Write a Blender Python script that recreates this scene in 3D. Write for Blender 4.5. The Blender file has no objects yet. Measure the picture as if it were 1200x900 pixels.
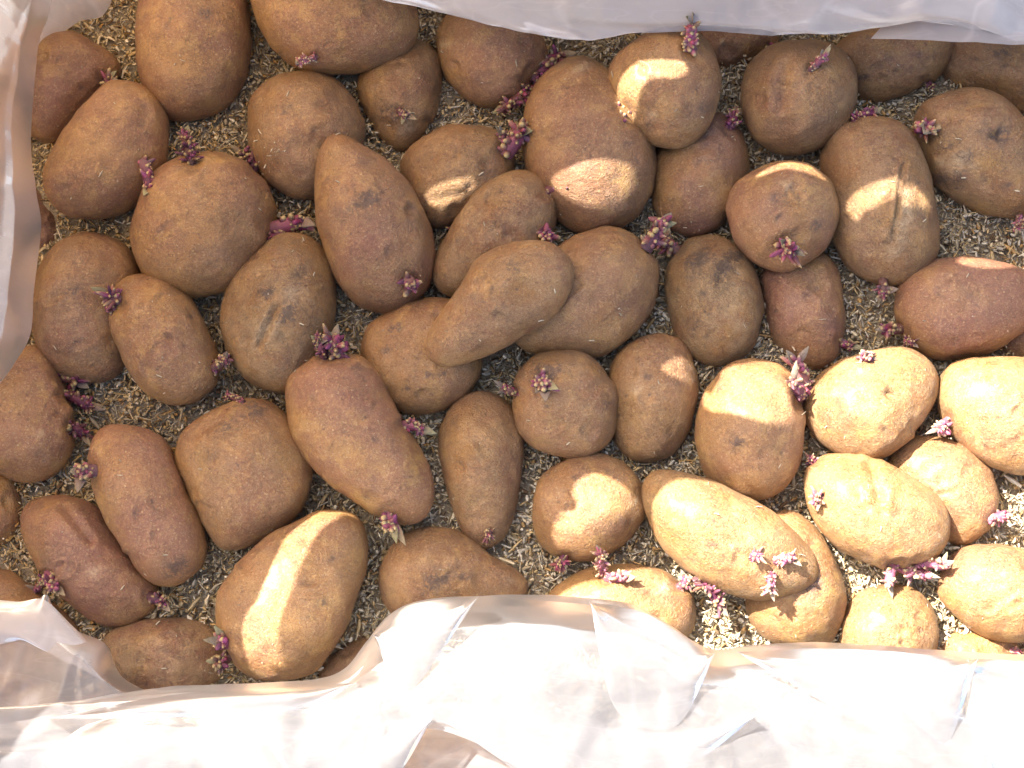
import bpy, bmesh, math, random
import numpy as np
from mathutils import Vector, noise, Matrix
from mathutils.bvhtree import BVHTree
R = math.radians
random.seed(4)
rng = np.random.default_rng(7)
scene = bpy.context.scene
COL = scene.collection

# ------------------------------------------------------------------ camera, sky, sun, exposure
TILT = R(12)
TGT = np.array([0.0, 0.0, 0.03])
CAM = TGT + 1.0 * np.array([0.0, -math.sin(TILT), math.cos(TILT)])
cd = bpy.data.cameras.new('camera')
cd.lens = 50
cd.sensor_width = 36
cd.clip_start = 0.02
cd.clip_end = 200
cam = bpy.data.objects.new('camera', cd)
cam.location = CAM
cam.rotation_euler = (TILT, 0, 0)
COL.objects.link(cam)
scene.camera = cam

TOSUN = Vector((-0.70, 0.55, 1.0)).normalized()
SUN_EL = math.asin(TOSUN.z)
SUN_AZ = math.atan2(TOSUN.x, TOSUN.y)
world = bpy.data.worlds.new('World')
scene.world = world
world.use_nodes = True
wn = world.node_tree.nodes
sky = wn.new('ShaderNodeTexSky')
sky.sky_type = 'NISHITA'
sky.sun_disc = False
sky.sun_elevation = SUN_EL
sky.sun_rotation = SUN_AZ
sky.dust_density = 4.0
sky.ozone_density = 0.4
sky.air_density = 0.8
world.node_tree.links.new(sky.outputs[0], wn['Background'].inputs[0])
wn['Background'].inputs[1].default_value = 0.105
sl = bpy.data.lights.new('sun', 'SUN')
sl.energy = 5.0
sl.angle = R(0.45)
sl.color = (1.0, 0.965, 0.91)
so = bpy.data.objects.new('sun', sl)
so.rotation_euler = TOSUN.to_track_quat('Z', 'Y').to_euler()
COL.objects.link(so)
scene.view_settings.view_transform = 'Standard'
scene.view_settings.look = 'None'
scene.view_settings.exposure = 2.12
scene.view_settings.gamma = 1
scene.cycles.transparent_max_bounces = 16
scene.cycles.max_bounces = 8

# ------------------------------------------------------------------ helpers
def ray(px, py):
    x = (px - 600) / 1200 * 0.72
    y = -(py - 450) / 1200 * 0.72
    c, s = math.cos(TILT), math.sin(TILT)
    return np.array([x, y * c + s, y * s - c])

def P(px, py, z):
    d = ray(px, py)
    t = (z - CAM[2]) / d[2]
    return CAM + d * t

def tag(o, label=None, cat=None, group=None, kind=None):
    if label: o['label'] = label
    if cat: o['category'] = cat
    if group: o['group'] = group
    if kind: o['kind'] = kind
    return o

def mesh_obj(name, verts, faces, mat, parent=None, loc=None, smooth=True, attrs=None):
    me = bpy.data.meshes.new(name)
    v = np.asarray(verts, dtype=float)
    if loc is not None:
        v = v - np.asarray(loc)
    if isinstance(faces, np.ndarray):
        n, k = faces.shape
        me.vertices.add(len(v)); me.vertices.foreach_set('co', v.astype(np.float32).ravel())
        me.loops.add(n * k); me.loops.foreach_set('vertex_index', faces.astype(np.int32).ravel())
        me.polygons.add(n)
        me.polygons.foreach_set('loop_start', np.arange(0, n * k, k, dtype=np.int32))
        me.update(calc_edges=True)
    else:
        me.from_pydata([tuple(p) for p in v], [], faces)
    if smooth:
        me.polygons.foreach_set('use_smooth', [True] * len(me.polygons))
    if attrs:
        for k_, a in attrs.items():
            a = np.asarray(a, dtype=np.float32)
            if a.ndim == 1:
                at = me.attributes.new(k_, 'FLOAT', 'POINT'); at.data.foreach_set('value', a)
            else:
                at = me.attributes.new(k_, 'FLOAT_COLOR', 'POINT')
                at.data.foreach_set('color', np.c_[a, np.ones(len(a), np.float32)].ravel())
    me.materials.append(mat)
    me.update()
    o = bpy.data.objects.new(name, me)
    COL.objects.link(o)
    if parent is not None:
        o.parent = parent
    if loc is not None and parent is None:
        o.location = loc
    return o

class NT:
    """tiny node helper"""
    def __init__(s, name):
        s.m = bpy.data.materials.new(name); s.m.use_nodes = True
        s.t = s.m.node_tree; s.t.nodes.clear()
        s.out = s.t.nodes.new('ShaderNodeOutputMaterial')
    def n(s, typ, ins=None, **kw):
        nd = s.t.nodes.new(typ)
        for k, v in kw.items(): setattr(nd, k, v)
        for k, v in (ins or {}).items():
            if isinstance(v, bpy.types.NodeSocket): s.t.links.new(v, nd.inputs[k])
            else: nd.inputs[k].default_value = v
        return nd
    def noise(s, vec, scale, detail=4, rough=0.55, dist=0.0):
        return s.n('ShaderNodeTexNoise', {'Vector': vec, 'Scale': scale, 'Detail': detail, 'Roughness': rough, 'Distortion': dist}).outputs[0]
    def ramp(s, fac, lo, hi, a=0.0, b=1.0):
        return s.n('ShaderNodeMapRange', {0: fac, 1: lo, 2: hi, 3: a, 4: b}).outputs[0]
    def mix(s, fac, a, b, blend='MIX'):
        nd = s.t.nodes.new('ShaderNodeMix'); nd.data_type = 'RGBA'; nd.blend_type = blend
        for i, v in ((0, fac), (6, a), (7, b)):
            if isinstance(v, bpy.types.NodeSocket): s.t.links.new(v, nd.inputs[i])
            else: nd.inputs[i].default_value = v if i == 0 else (*v, 1)
        return nd.outputs[2]
    def math(s, op, a, b=0.0):
        return s.n('ShaderNodeMath', {0: a, 1: b}, operation=op).outputs[0]
    def bump(s, h, strength, dist, normal=None):
        ins = {'Height': h, 'Strength': strength, 'Distance': dist}
        if normal is not None: ins['Normal'] = normal
        return s.n('ShaderNodeBump', ins).outputs[0]

# ------------------------------------------------------------------ materials
def potato_material():
    k = NT('potato_skin')
    tc = k.n('ShaderNodeTexCoord')
    oi = k.n('ShaderNodeObjectInfo')
    sep = k.n('ShaderNodeSeparateColor', {0: oi.outputs['Color']})
    off = k.n('ShaderNodeVectorMath', {0: tc.outputs['Object'], 1: oi.outputs['Random']}, operation='ADD').outputs[0]
    vec = off
    big = k.noise(vec, 24, 3, 0.6)
    med = k.noise(vec, 75, 5, 0.65, 0.4)
    fin = k.noise(vec, 420, 5, 0.7)
    spk = k.noise(vec, 900, 3, 0.6)
    net = k.n('ShaderNodeTexVoronoi', {'Vector': vec, 'Scale': 520.0}, feature='DISTANCE_TO_EDGE').outputs[0]
    base = k.mix(k.ramp(big, .38, .62), (0.325, 0.155, 0.040), (0.232, 0.090, 0.036))
    base = k.mix(k.ramp(med, .48, .62), base, (0.39, 0.206, 0.055))
    # red-purple blush, amount from object colour R
    bl = k.math('MULTIPLY', k.ramp(k.noise(vec, 16, 3, .5), .38, .60), sep.outputs[0])
    base = k.mix(bl, base, (0.215, 0.082, 0.055))
    # earthy film, amount from object colour B
    du = k.math('MULTIPLY', k.ramp(k.noise(vec, 48, 6, .75), .40, .56), sep.outputs[2])
    base = k.mix(du, base, (0.40, 0.25, 0.108))
    # fine mottling
    base = k.mix(k.math('MULTIPLY', k.ramp(fin, .50, .68), .5), base, (0.42, 0.25, 0.10))
    base = k.mix(k.math('MULTIPLY', k.ramp(fin, .44, .32), .6), base, (0.13, 0.066, 0.036))
    base = k.mix(k.math('MULTIPLY', k.ramp(net, .10, .0), .35), base, (0.14, 0.07, 0.038))
    base = k.mix(k.math('MULTIPLY', k.ramp(k.noise(vec, 700, 3, .6, .8), .56, .66), .45), base, (0.47, 0.33, 0.17))
    # lenticels: small pale dots
    vo = k.n('ShaderNodeTexVoronoi', {'Vector': vec, 'Scale': 170.0, 'Randomness': 1.0})
    dot = k.math('MULTIPLY', k.ramp(vo.outputs['Distance'], .16, .08), k.math('GREATER_THAN', k.n('ShaderNodeSeparateColor', {0: vo.outputs['Color']}).outputs[0], .55))
    base = k.mix(k.math('MULTIPLY', dot, .6), base, (0.50, 0.33, 0.15))
    # caked soil, in ragged patches on the dustier tubers
    so2 = k.math('MULTIPLY', k.ramp(k.noise(vec, 85, 8, .8, .5), .57, .61), k.math('MULTIPLY', sep.outputs[2], .65))
    base = k.mix(so2, base, (0.16, 0.105, 0.062))
    # dark dirt flecks
    fl = k.ramp(k.noise(vec, 260, 3, .7), .66, .72)
    base = k.mix(k.math('MULTIPLY', fl, .6), base, (0.07, 0.04, 0.028))
    # large faint dark patches
    pt = k.ramp(k.noise(vec, 38, 4, .6), .60, .72)
    base = k.mix(k.math('MULTIPLY', pt, .45), base, (0.13, 0.07, 0.045))
    sc = k.n('ShaderNodeAttribute', attribute_name='scar').outputs['Fac']
    scn = k.math('MULTIPLY', sc, k.ramp(k.noise(vec, 260, 5, .75, .6), .42, .55))
    scn = k.math('MINIMUM', k.math('ADD', scn, k.math('MAXIMUM', k.math('SUBTRACT', sc, 1.0), 0.0)), 1.0)
    base = k.mix(k.math('MULTIPLY', scn, .85), base, (0.09, 0.055, 0.038))
    pl = k.n('ShaderNodeAttribute', attribute_name='pale').outputs['Fac']
    base = k.mix(k.math('MULTIPLY', pl, k.ramp(fin, .3, .6)), base, (0.48, 0.34, 0.19))
    WR = k.n('ShaderNodeTexNoise', {'Vector': vec, 'Scale': 230.0, 'Detail': 4.0, 'Roughness': .6, 'Distortion': 1.6}).outputs[0]
    WRr = k.ramp(k.math('ABSOLUTE', k.math('SUBTRACT', WR, .5)), .0, .035, 1, 0)
    WRr = k.math('MULTIPLY', WRr, k.ramp(k.noise(vec, 45, 3, .6), .42, .60, .1, .55))
    base = k.mix(WRr, base, (0.135, 0.068, 0.038))
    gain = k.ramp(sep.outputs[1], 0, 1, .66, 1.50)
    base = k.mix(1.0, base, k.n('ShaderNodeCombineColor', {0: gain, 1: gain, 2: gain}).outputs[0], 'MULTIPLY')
    wr = k.n('ShaderNodeTexNoise', {'Vector': k.n('ShaderNodeMapping', {'Vector': vec, 'Scale': (1, 1, 2.4)}).outputs[0], 'Scale': 190.0, 'Detail': 5.0, 'Roughness': .62, 'Distortion': 1.1}).outputs[0]
    wr = k.math('ABSOLUTE', k.math('SUBTRACT', wr, .5))
    wa = k.math('ADD', .15, k.math('MULTIPLY', k.math('MULTIPLY', sep.outputs[2], k.ramp(k.noise(vec, 30, 2, .5), .35, .65, .4, 1.6)), 1.2))
    b1 = k.bump(k.math('MULTIPLY', wr, wa), .9, .006)
    b2 = k.bump(fin, .6, .0018, b1)
    b3 = k.bump(k.math('SUBTRACT', 1.0, WRr), .6, .0009, b2)
    p = k.n('ShaderNodeBsdfPrincipled', {'Base Color': base, 'Roughness': k.ramp(fin, .3, .7, .34, .52), 'Normal': b3, 'Specular IOR Level': .58,
        'Coat Weight': .15, 'Coat Roughness': .34})
    k.t.links.new(p.outputs[0], k.out.inputs[0])
    return k.m

def attr_material(name, rough=.7, sss=0.0, bump=(400, .5, .0006), transl=0.0):
    k = NT(name)
    tc = k.n('ShaderNodeTexCoord')
    a = k.n('ShaderNodeAttribute', attribute_name='tint').outputs['Color']
    nz = k.noise(tc.outputs['Object'], bump[0], 4, .6)
    c = k.mix(k.ramp(nz, .3, .7, 0, .35), a, (0.02, 0.01, 0.01))
    p = k.n('ShaderNodeBsdfPrincipled', {'Base Color': c, 'Roughness': rough, 'Normal': k.bump(nz, bump[1], bump[2]), 'Specular IOR Level': .35})
    if sss:
        p.inputs['Subsurface Weight'].default_value = sss
        p.inputs['Subsurface Radius'].default_value = (.004, .0015, .001)
        p.inputs['Subsurface Scale'].default_value = .5
    k.t.links.new(p.outputs[0], k.out.inputs[0])
    return k.m

def bed_material():
    k = NT('sawdust')
    v = k.n('ShaderNodeTexCoord').outputs['Object']
    n1 = k.noise(v, 9, 3); n2 = k.noise(v, 500, 5, .7); n3 = k.noise(v, 60, 4, .6)
    c = k.mix(k.ramp(n1, .4, .6), (0.56, 0.45, 0.28), (0.54, 0.47, 0.35))
    c = k.mix(k.ramp(n2, .35, .65), (0.24, 0.17, 0.10), c)
    c = k.mix(k.ramp(n3, .5, .7, 0, .5), c, (0.10, 0.07, 0.045))
    p = k.n('ShaderNodeBsdfPrincipled', {'Base Color': c, 'Roughness': .95, 'Normal': k.bump(n2, 1.0, .003)})
    k.t.links.new(p.outputs[0], k.out.inputs[0])
    return k.m

def film_material(name, tint=(.80, .76, .735), clear=.16, seedoff=0.0, rough=.28):
    """milky polyethylene film: part see-through, part scattering, a soft gloss; faint scuffs"""
    k = NT(name)
    v = k.n('ShaderNodeTexCoord').outputs['Object']
    v = k.n('ShaderNodeVectorMath', {0: v, 1: (seedoff, seedoff * 2, 0)}, operation='ADD').outputs[0]
    cl = k.noise(v, 11, 5, .6, .6)
    fine = k.noise(v, 160, 4, .6)
    w = k.n('ShaderNodeTexNoise', {'Vector': k.n('ShaderNodeMapping', {'Vector': v, 'Rotation': (0, 0, .5), 'Scale': (.5, 2.2, 1)}).outputs[0], 'Scale': 34.0, 'Detail': 3.0, 'Roughness': .5, 'Distortion': .35}).outputs[0]
    crease = k.math('ABSOLUTE', k.math('SUBTRACT', w, .5))
    cr = k.ramp(crease, 0.0, .022, 1, 0)
    vor = k.n('ShaderNodeTexVoronoi', {'Vector': k.n('ShaderNodeVectorMath', {0: v, 1: k.n('ShaderNodeVectorMath', {0: k.n('ShaderNodeTexNoise', {'Vector': v, 'Scale': 14.0}).outputs[1], 1: (.12, .12, .12)}, operation='MULTIPLY').outputs[0]}, operation='ADD').outputs[0], 'Scale': 9.0}, feature='DISTANCE_TO_EDGE').outputs[0]
    fold = k.ramp(vor, 0, .05, 1, 0)
    nrm = k.bump(crease, .35, .0014)
    nrm = k.bump(vor, .3, .003, nrm)
    nrm = k.bump(fine, .2, .0004, nrm)
    trans = k.n('ShaderNodeBsdfTransparent', {0: (.96, .94, .93, 1)})
    c = (*tint, 1)
    dif = k.n('ShaderNodeBsdfDiffuse', {0: c, 'Normal': nrm})
    tra = k.n('ShaderNodeBsdfTranslucent', {0: c, 'Normal': nrm})
    body = k.n('ShaderNodeMixShader', {0: .52, 1: dif.outputs[0], 2: tra.outputs[0]})
    fac = k.math('SUBTRACT', 1.0, k.ramp(cl, .3, .7, clear * .8, clear * 1.2))
    fac = k.math('ADD', fac, k.math('MULTIPLY', k.math('ADD', k.math('MULTIPLY', cr, .5), fold), .10))
    fac = k.math('MINIMUM', fac, .97)
    m1 = k.n('ShaderNodeMixShader', {0: fac, 1: trans.outputs[0], 2: body.outputs[0]})
    gl = k.n('ShaderNodeBsdfGlossy', {0: (1, 1, 1, 1), 'Roughness': rough, 'Normal': nrm})
    fr = k.n('ShaderNodeFresnel', {0: 1.45, 'Normal': nrm})
    m2 = k.n('ShaderNodeMixShader', {0: k.math('MULTIPLY', fr.outputs[0], .8), 1: m1.outputs[0], 2: gl.outputs[0]})
    k.t.links.new(m2.outputs[0], k.out.inputs[0])
    return k.m

def card_material():
    k = NT('cardboard')
    v = k.n('ShaderNodeTexCoord').outputs['Object']
    n = k.noise(k.n('ShaderNodeMapping', {'Vector': v, 'Scale': (1, 8, 8)}).outputs[0], 60, 4)
    c = k.mix(n, (0.30, 0.19, 0.11), (0.38, 0.25, 0.15))
    p = k.n('ShaderNodeBsdfPrincipled', {'Base Color': c, 'Roughness': .85, 'Normal': k.bump(n, .3, .001)})
    k.t.links.new(p.outputs[0], k.out.inputs[0])
    return k.m

SKIN = potato_material()
SPROUT = attr_material('sprout_flesh', .5, .15)
LEAF = attr_material('dried_leaflet', .75)
CHIP = attr_material('wood_chips', .85)
BED = bed_material()
CARD = card_material()

# ------------------------------------------------------------------ the sawdust bed
def bed_height(x, y):
    return 0.0165 + 0.005 * noise.noise(Vector((x * 14, y * 14, 0))) + 0.0022 * noise.noise(Vector((x * 60, y * 60, 3)))
X0, X1, Y0, Y1 = -0.43, 0.43, -0.30, 0.335
nx, ny = 220, 150
bv, bf = [], []
for j in range(ny + 1):
    for i in range(nx + 1):
        x = X0 + (X1 - X0) * i / nx; y = Y0 + (Y1 - Y0) * j / ny
        bv.append((x, y, bed_height(x, y)))
for j in range(ny):
    for i in range(nx):
        a = j * (nx + 1) + i
        bf.append((a, a + 1, a + nx + 2, a + nx + 1))
bed = mesh_obj('sawdust_bed', bv, bf, BED)
tag(bed, 'bed of sawdust and wood shavings under the potatoes', kind='structure')

gk = NT('packed_earth')
gv = gk.n('ShaderNodeTexCoord').outputs['Object']
gc = gk.mix(gk.noise(gv, 12, 8, .65), (0.16, 0.12, 0.08), (0.27, 0.21, 0.15))
gp = gk.n('ShaderNodeBsdfPrincipled', {'Base Color': gc, 'Roughness': .95, 'Normal': gk.bump(gk.noise(gv, 80, 6, .7), .8, .01)})
gk.t.links.new(gp.outputs[0], gk.out.inputs[0])
g = mesh_obj('ground', [(-40, -40, -.03), (40, -40, -.03), (40, 40, -.03), (-40, 40, -.03)], [(0, 1, 2, 3)], gk.m)
tag(g, 'packed earth the box stands on', kind='structure')

# ------------------------------------------------------------------ potatoes
# key: (label, outline in photo pixels, lift m, (tilt x, tilt y), (blush, value, dust), marks)
# marks: ('d',px,py,radius,depth mm) dent, ('s',px,py,radius) dark scar, ('p',px,py,radius) pale, ('g',x0,y0,x1,y1,width,depth mm) groove
POT = {}
def pot(key, label, pts, dz=0, tilt=(0, 0), col=(.4, .5, .3), marks=()):
    POT[key] = dict(label=label, pts=pts, dz=dz, tilt=tilt, col=col, marks=marks)

pot('a1', 'dark red-brown potato in the upper left corner tucked against the left plastic',
    [(50,42),(70,37),(100,46),(133,62),(143,85),(127,103),(100,128),(73,160),(53,168),(30,155),(18,100),(30,58)], 0, (0,0), (.8,.3,.1))
pot('a2', 'tall smooth brown potato cut by the top edge, left of the wide orange-brown one',
    [(165,10),(160,50),(163,90),(180,125),(210,138),(245,133),(275,110),(291,75),(293,30),(285,-20),(250,-50),(200,-50),(172,-25)], .004, (0,0), (.5,.38,.1), (('s',240,14,7),))
pot('a3', 'wide orange-brown potato at the top edge with a dry bud scale on its lower side',
    [(288,-20),(297,10),(308,40),(325,62),(352,78),(390,84),(440,78),(475,60),(492,35),(485,0),(450,-35),(390,-50),(320,-45)], .014, (0,0), (.2,.5,.2), (('d',388,51,5,1),))
pot('a4', 'smooth oval potato at upper left with a purple sprout at its right end',
    [(145,97),(165,99),(185,115),(195,140),(193,180),(180,215),(155,240),(115,255),(75,252),(55,230),(52,205),(65,180),(85,150),(105,120),(122,103)], .012, (0,0), (.3,.42,.1))
pot('a5', 'large round brown potato second from the left plastic, above a scarred one',
    [(245,181),(290,192),(315,220),(321,255),(310,295),(285,330),(245,348),(200,345),(170,325),(157,290),(158,255),(172,220),(200,192)], .003, (0,0), (.5,.45,.2))
pot('a6', 'round dull potato sprinkled with white splinters on its left side',
    [(355,86),(395,95),(420,125),(428,160),(420,190),(400,215),(375,228),(345,233),(315,215),(297,185),(290,150),(297,115),(320,95)], 0, (0,0), (.35,.42,.5), (('s',335,127,5),('s',341,125,3),('s',378,172,5),('d',378,172,9,2)))
pot('a7', 'large pear-shaped potato pointing up with a purple sprout near its broad lower end',
    [(398,158),(425,175),(455,195),(485,225),(503,260),(510,300),(500,335),(475,358),(440,362),(410,350),(385,310),(372,265),(370,215),(378,178)], .012, (0,.12), (.75,.5,.3), (('s',428,235,13),('d',430,235,14,1.5)))
pot('a8', 'small pitted potato near the top with dark scars and a yellowish bud',
    [(425,85),(450,65),(485,48),(510,60),(520,100),(508,138),(485,168),(468,176),(445,162),(425,130),(419,105)], 0, (0,0), (.3,.42,.5), (('s',453,133,8),('s',462,140,5),('d',480,62,10,2),('s',445,72,4),('p',476,148,8)))
pot('a9', 'round red-brown potato hanging below the top plastic beside a dark chain of sprouts',
    [(511,40),(530,18),(570,8),(610,20),(638,50),(638,80),(615,110),(585,122),(555,120),(530,100),(515,75)], .004, (0,0), (.5,.5,.2), (('p',522,52,5),))
pot('b1', 'squat potato with a small sunlit patch on its lower left',
    [(470,192),(490,166),(530,150),(575,153),(603,175),(603,210),(580,245),(545,262),(510,268),(490,255),(478,228)], 0, (0,0), (.3,.5,.5), (('g',500,235,550,225,5,1),))
pot('b2', 'very large bell-shaped potato at top centre crossed by a broad band of sun',
    [(680,70),(712,83),(735,108),(762,155),(770,195),(760,235),(735,262),(695,274),(660,262),(635,230),(614,185),(613,140),(625,103),(650,78)], 0, (0,0), (.5,.52,.3), (('d',672,95,8,1),('p',680,80,6)))
pot('b3', 'round potato near the top with a crescent of sun and a tall sprout',
    [(740,50),(780,38),(820,45),(842,75),(845,110),(830,150),(800,172),(770,170),(735,145),(716,110),(716,75)], .028, (0,0), (.2,.6,.3), (('p',765,135,4),('s',825,128,5)))
pot('b4', 'purple-brown shaded potato tucked under the sun-crescent potato',
    [(775,168),(808,150),(845,133),(870,162),(878,200),(867,235),(845,265),(815,277),(785,268),(765,238),(764,200)], 0, (0,0), (1,.38,.2))
pot('b5', 'narrow dusty potato left of the bell-shaped one with purple sprouts at its right',
    [(648,222),(632,206),(600,201),(565,220),(535,255),(511,300),(508,335),(530,348),(580,338),(628,308),(652,262)], .010, (0,0), (.2,.45,.6), (('s',588,222,3),('g',545,290,570,240,8,1)))
pot('b6', 'long club-shaped potato lying slantwise on top of the ones in the centre',
    [(600,287),(640,288),(668,305),(673,335),(655,365),(620,390),(580,410),(545,424),(515,427),(499,414),(502,388),(522,358),(547,320),(568,298)], .040, (.12,.05), (.45,.6,.5), (('s',600,312,8),('d',600,312,10,1.2),('g',582,326,594,322,2,.8),('g',660,370,700,372,2,.6)))
pot('b7', 'potato freckled with black specks under the narrow end of the club-shaped one',
    [(530,352),(480,356),(440,375),(423,405),(430,440),(455,475),(495,488),(530,477),(556,450),(567,420),(558,380)], -.002, (0,0), (.25,0.60,.3), (('s',478,455,4),('s',520,437,4),('s',450,410,5),('s',503,440,4),('s',545,425,5),('s',465,385,6)))
pot('b8', 'broad potato behind the club-shaped one, a white splinter on its right side',
    [(700,268),(740,275),(765,300),(770,330),(758,372),(735,400),(695,418),(650,417),(612,408),(600,380),(620,330),(655,290)], .004, (0,0), (.3,.5,.3))
pot('b9', 'thin sliver of a grooved potato showing behind the broad one right of centre',
    [(766,312),(774,340),(765,372),(738,400),(722,398),(715,360),(730,320),(750,305)], -.004, (0,0), (.2,.5,.3), (('g',760,320,745,385,4,2),))
pot('c1', 'scabby dark-capped oval potato right of centre, shaded all over',
    [(830,277),(865,288),(885,320),(895,360),(888,395),(870,422),(835,430),(805,415),(788,385),(780,340),(783,305),(803,283)], 0, (0,0), (.1,.48,.9), (('s',820,300,14),('s',850,312,12),('s',815,385,5),('s',860,300,12),('s',822,345,4)))
pot('c2', 'rosy potato with a thin arc of sun on top and sprouts at its base',
    [(915,191),(953,199),(977,225),(981,260),(965,295),(930,315),(895,310),(865,287),(852,255),(857,222),(882,200)], .024, (0,0), (.85,.55,.2), (('s',955,265,6),('s',911,232,5),('p',920,217,5)))
pot('c3', 'round potato at upper right with a dented crown and a pale sprout beside the dent',
    [(880,75),(910,54),(950,50),(985,62),(1003,95),(1003,122),(990,150),(965,172),(930,181),(895,170),(875,145),(870,108)], .014, (0,0), (.3,.45,.4), (('g',922,75,915,125,6,2.5),('d',932,95,8,1.5),('s',932,97,3),('s',927,130,3)))
pot('c4', 'strip of a potato peeping out under the top plastic behind a small pink sprout',
    [(822,35),(870,15),(912,30),(908,62),(872,77),(838,77),(815,60)], -.002, (0,0), (.5,.45,.2), (('p',846,48,4),))
pot('c5', 'shaded potato under the top plastic at upper right with a pointed right end',
    [(975,62),(1005,38),(1060,22),(1108,33),(1121,50),(1110,80),(1075,105),(1035,117),(1005,110),(985,85)], .002, (0,0), (.2,.5,.3), (('s',1075,62,5),('s',1010,92,5)))
pot('c6', 'brown potato in the upper right corner half under the plastic',
    [(1108,55),(1145,35),(1205,38),(1245,75),(1245,118),(1205,130),(1165,115),(1125,100),(1103,80)], 0, (0,0), (.3,.38,.3), (('s',1175,60,8),))
pot('d1', 'tall potato split by a long pale vertical crack with sun on both sides of it',
    [(1010,140),(1045,143),(1070,165),(1085,205),(1097,250),(1096,300),(1075,328),(1040,333),(1005,320),(980,290),(970,250),(962,200),(965,163),(985,145)], .004, (0,0), (.4,.5,.5), (('g',1058,195,1052,250,2.5,2.2),('g',1052,250,1042,300,2.5,2.2),('p',1064,225,6),('p',1062,245,7),('p',1058,262,7),('p',1054,278,7),('p',1049,295,7)))
pot('d2', 'blotched potato at the right with black scabs and a starry pink sprout',
    [(1105,112),(1140,108),(1175,120),(1200,148),(1218,200),(1210,245),(1180,256),(1140,240),(1105,225),(1085,195),(1068,160),(1075,128)], .003, (0,0), (.2,.55,.5), (('s',1173,157,11),('d',1173,157,12,2.5),('s',1130,185,9),('s',1125,205,8),('s',1102,210,9),('p',1104,190,8),('s',1110,172,8),('p',1120,190,12),('s',1182,215,4)))
pot('d3', 'slim purple-tinged potato standing upright below the rosy one',
    [(893,318),(930,300),(968,298),(982,330),(990,368),(987,402),(965,430),(945,432),(920,415),(900,385),(892,350)], -.002, (0,0), (.95,0.55,.2), (('d',942,355,10,1.2),('s',908,365,3)))
pot('d4', 'big smooth potato with a violet blush lying sideways at the right edge',
    [(1047,350),(1065,320),(1100,305),(1150,307),(1195,316),(1222,348),(1208,382),(1168,410),(1120,420),(1085,415),(1058,390)], .006, (0,0), (.8,0.60,.1), ())
pot('d5', 'shadowed reddish potato peeping in at the right edge behind the violet-blushed one',
    [(1190,315),(1232,310),(1245,360),(1238,410),(1205,425),(1168,418),(1170,385),(1185,340)], -.004, (0,0), (.9,.4,.1))
pot('e1', 'big sunlit potato cut by the right edge below the violet-blushed one',
    [(1118,426),(1160,418),(1210,422),(1245,455),(1245,520),(1210,555),(1170,550),(1130,525),(1105,490),(1097,455)], .012, (0,0), (.1,0.85,.6))
pot('e2', 'plump sunlit potato with a small pink bud on its top and shade at lower left',
    [(1048,408),(1083,418),(1097,445),(1090,480),(1060,520),(1030,541),(995,537),(960,515),(943,485),(948,452),(975,428),(1010,411)], .010, (0,0), (.1,0.85,.6), (('g',975,480,1000,440,8,1),))
pot('e3', 'blocky potato whose top third is in full sun and the rest in shade',
    [(880,423),(915,428),(940,455),(943,500),(940,540),(920,570),(885,588),(850,578),(825,550),(816,505),(822,465),(845,433)], .006, (0,0), (.2,0.74,.3), (('s',862,518,9),('s',843,455,3)))
pot('e4', 'egg-shaped potato with a faint touch of sun on its right shoulder',
    [(770,391),(800,402),(815,430),(818,470),(808,505),(785,535),(760,543),(735,535),(718,505),(712,450),(723,415),(745,396)], 0, (0,0), (.4,0.60,.4), (('p',744,457,5),('s',758,440,4)))
pot('e5', 'round potato at the centre with a knobbly purple sprout on its upper left',
    [(655,410),(690,418),(715,445),(725,480),(715,515),(685,535),(645,533),(615,515),(601,485),(603,448),(622,420)], .012, (0,0), (.3,0.64,.4), (('s',640,440,14),('g',695,455,710,445,5,1.5),('s',712,475,5)))
pot('e6', 'upright oval potato below centre with a bud at its lower tip, shaded',
    [(565,458),(590,468),(610,495),(614,540),(606,590),(595,625),(575,643),(550,635),(530,600),(517,555),(515,505),(535,470)], 0, (0,0), (.6,0.60,.5), (('s',602,510,4),('s',597,605,5)))
pot('f1', 'largest kidney-shaped potato left of centre, smooth with a violet top',
    [(385,415),(420,418),(445,440),(470,490),(500,540),(507,578),(495,610),(460,612),(425,595),(382,565),(350,530),(337,485),(336,450),(353,425)], .010, (0,0), (.7,0.68,.15), (('s',420,430,5),('d',385,522,3,-1.2),('s',440,515,3)))
pot('f2', 'lumpy squarish brown potato left of the kidney-shaped one',
    [(300,467),(335,483),(355,518),(366,550),(357,590),(330,622),(295,643),(258,642),(235,605),(215,563),(205,532),(222,502),(260,475)], 0, (0,0), (.15,0.75,.4), (('d',240,500,12,2),('s',300,480,10),('s',268,498,8)))
pot('f3', 'long smooth potato slanting down to the right beside the squarish one',
    [(145,496),(185,510),(210,545),(230,590),(241,630),(235,665),(205,687),(170,680),(145,645),(120,600),(106,555),(108,515),(125,498)], .010, (0,0), (.7,0.75,.15), (('s',208,665,12),('g',200,520,225,580,5,1)))
pot('f4', 'creased dark red potato at lower left parallel to the long smooth one',
    [(60,582),(95,583),(125,605),(155,650),(184,685),(182,715),(145,733),(105,725),(65,690),(35,650),(27,610),(38,588)], 0, (0,0), (.9,0.65,.2), (('g',75,595,105,632,5,2.5),('p',110,670,6)))
pot('f5', 'oval potato at lower left with a curved stripe of full sun down its middle',
    [(395,597),(425,610),(432,650),(420,700),(400,745),(370,785),(335,799),(300,797),(270,770),(255,730),(258,690),(290,650),(330,620),(365,602)], .006, (0,0), (.4,0.65,.3), (('d',380,710,6,1),('s',378,706,4),('s',388,655,4)))
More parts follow.
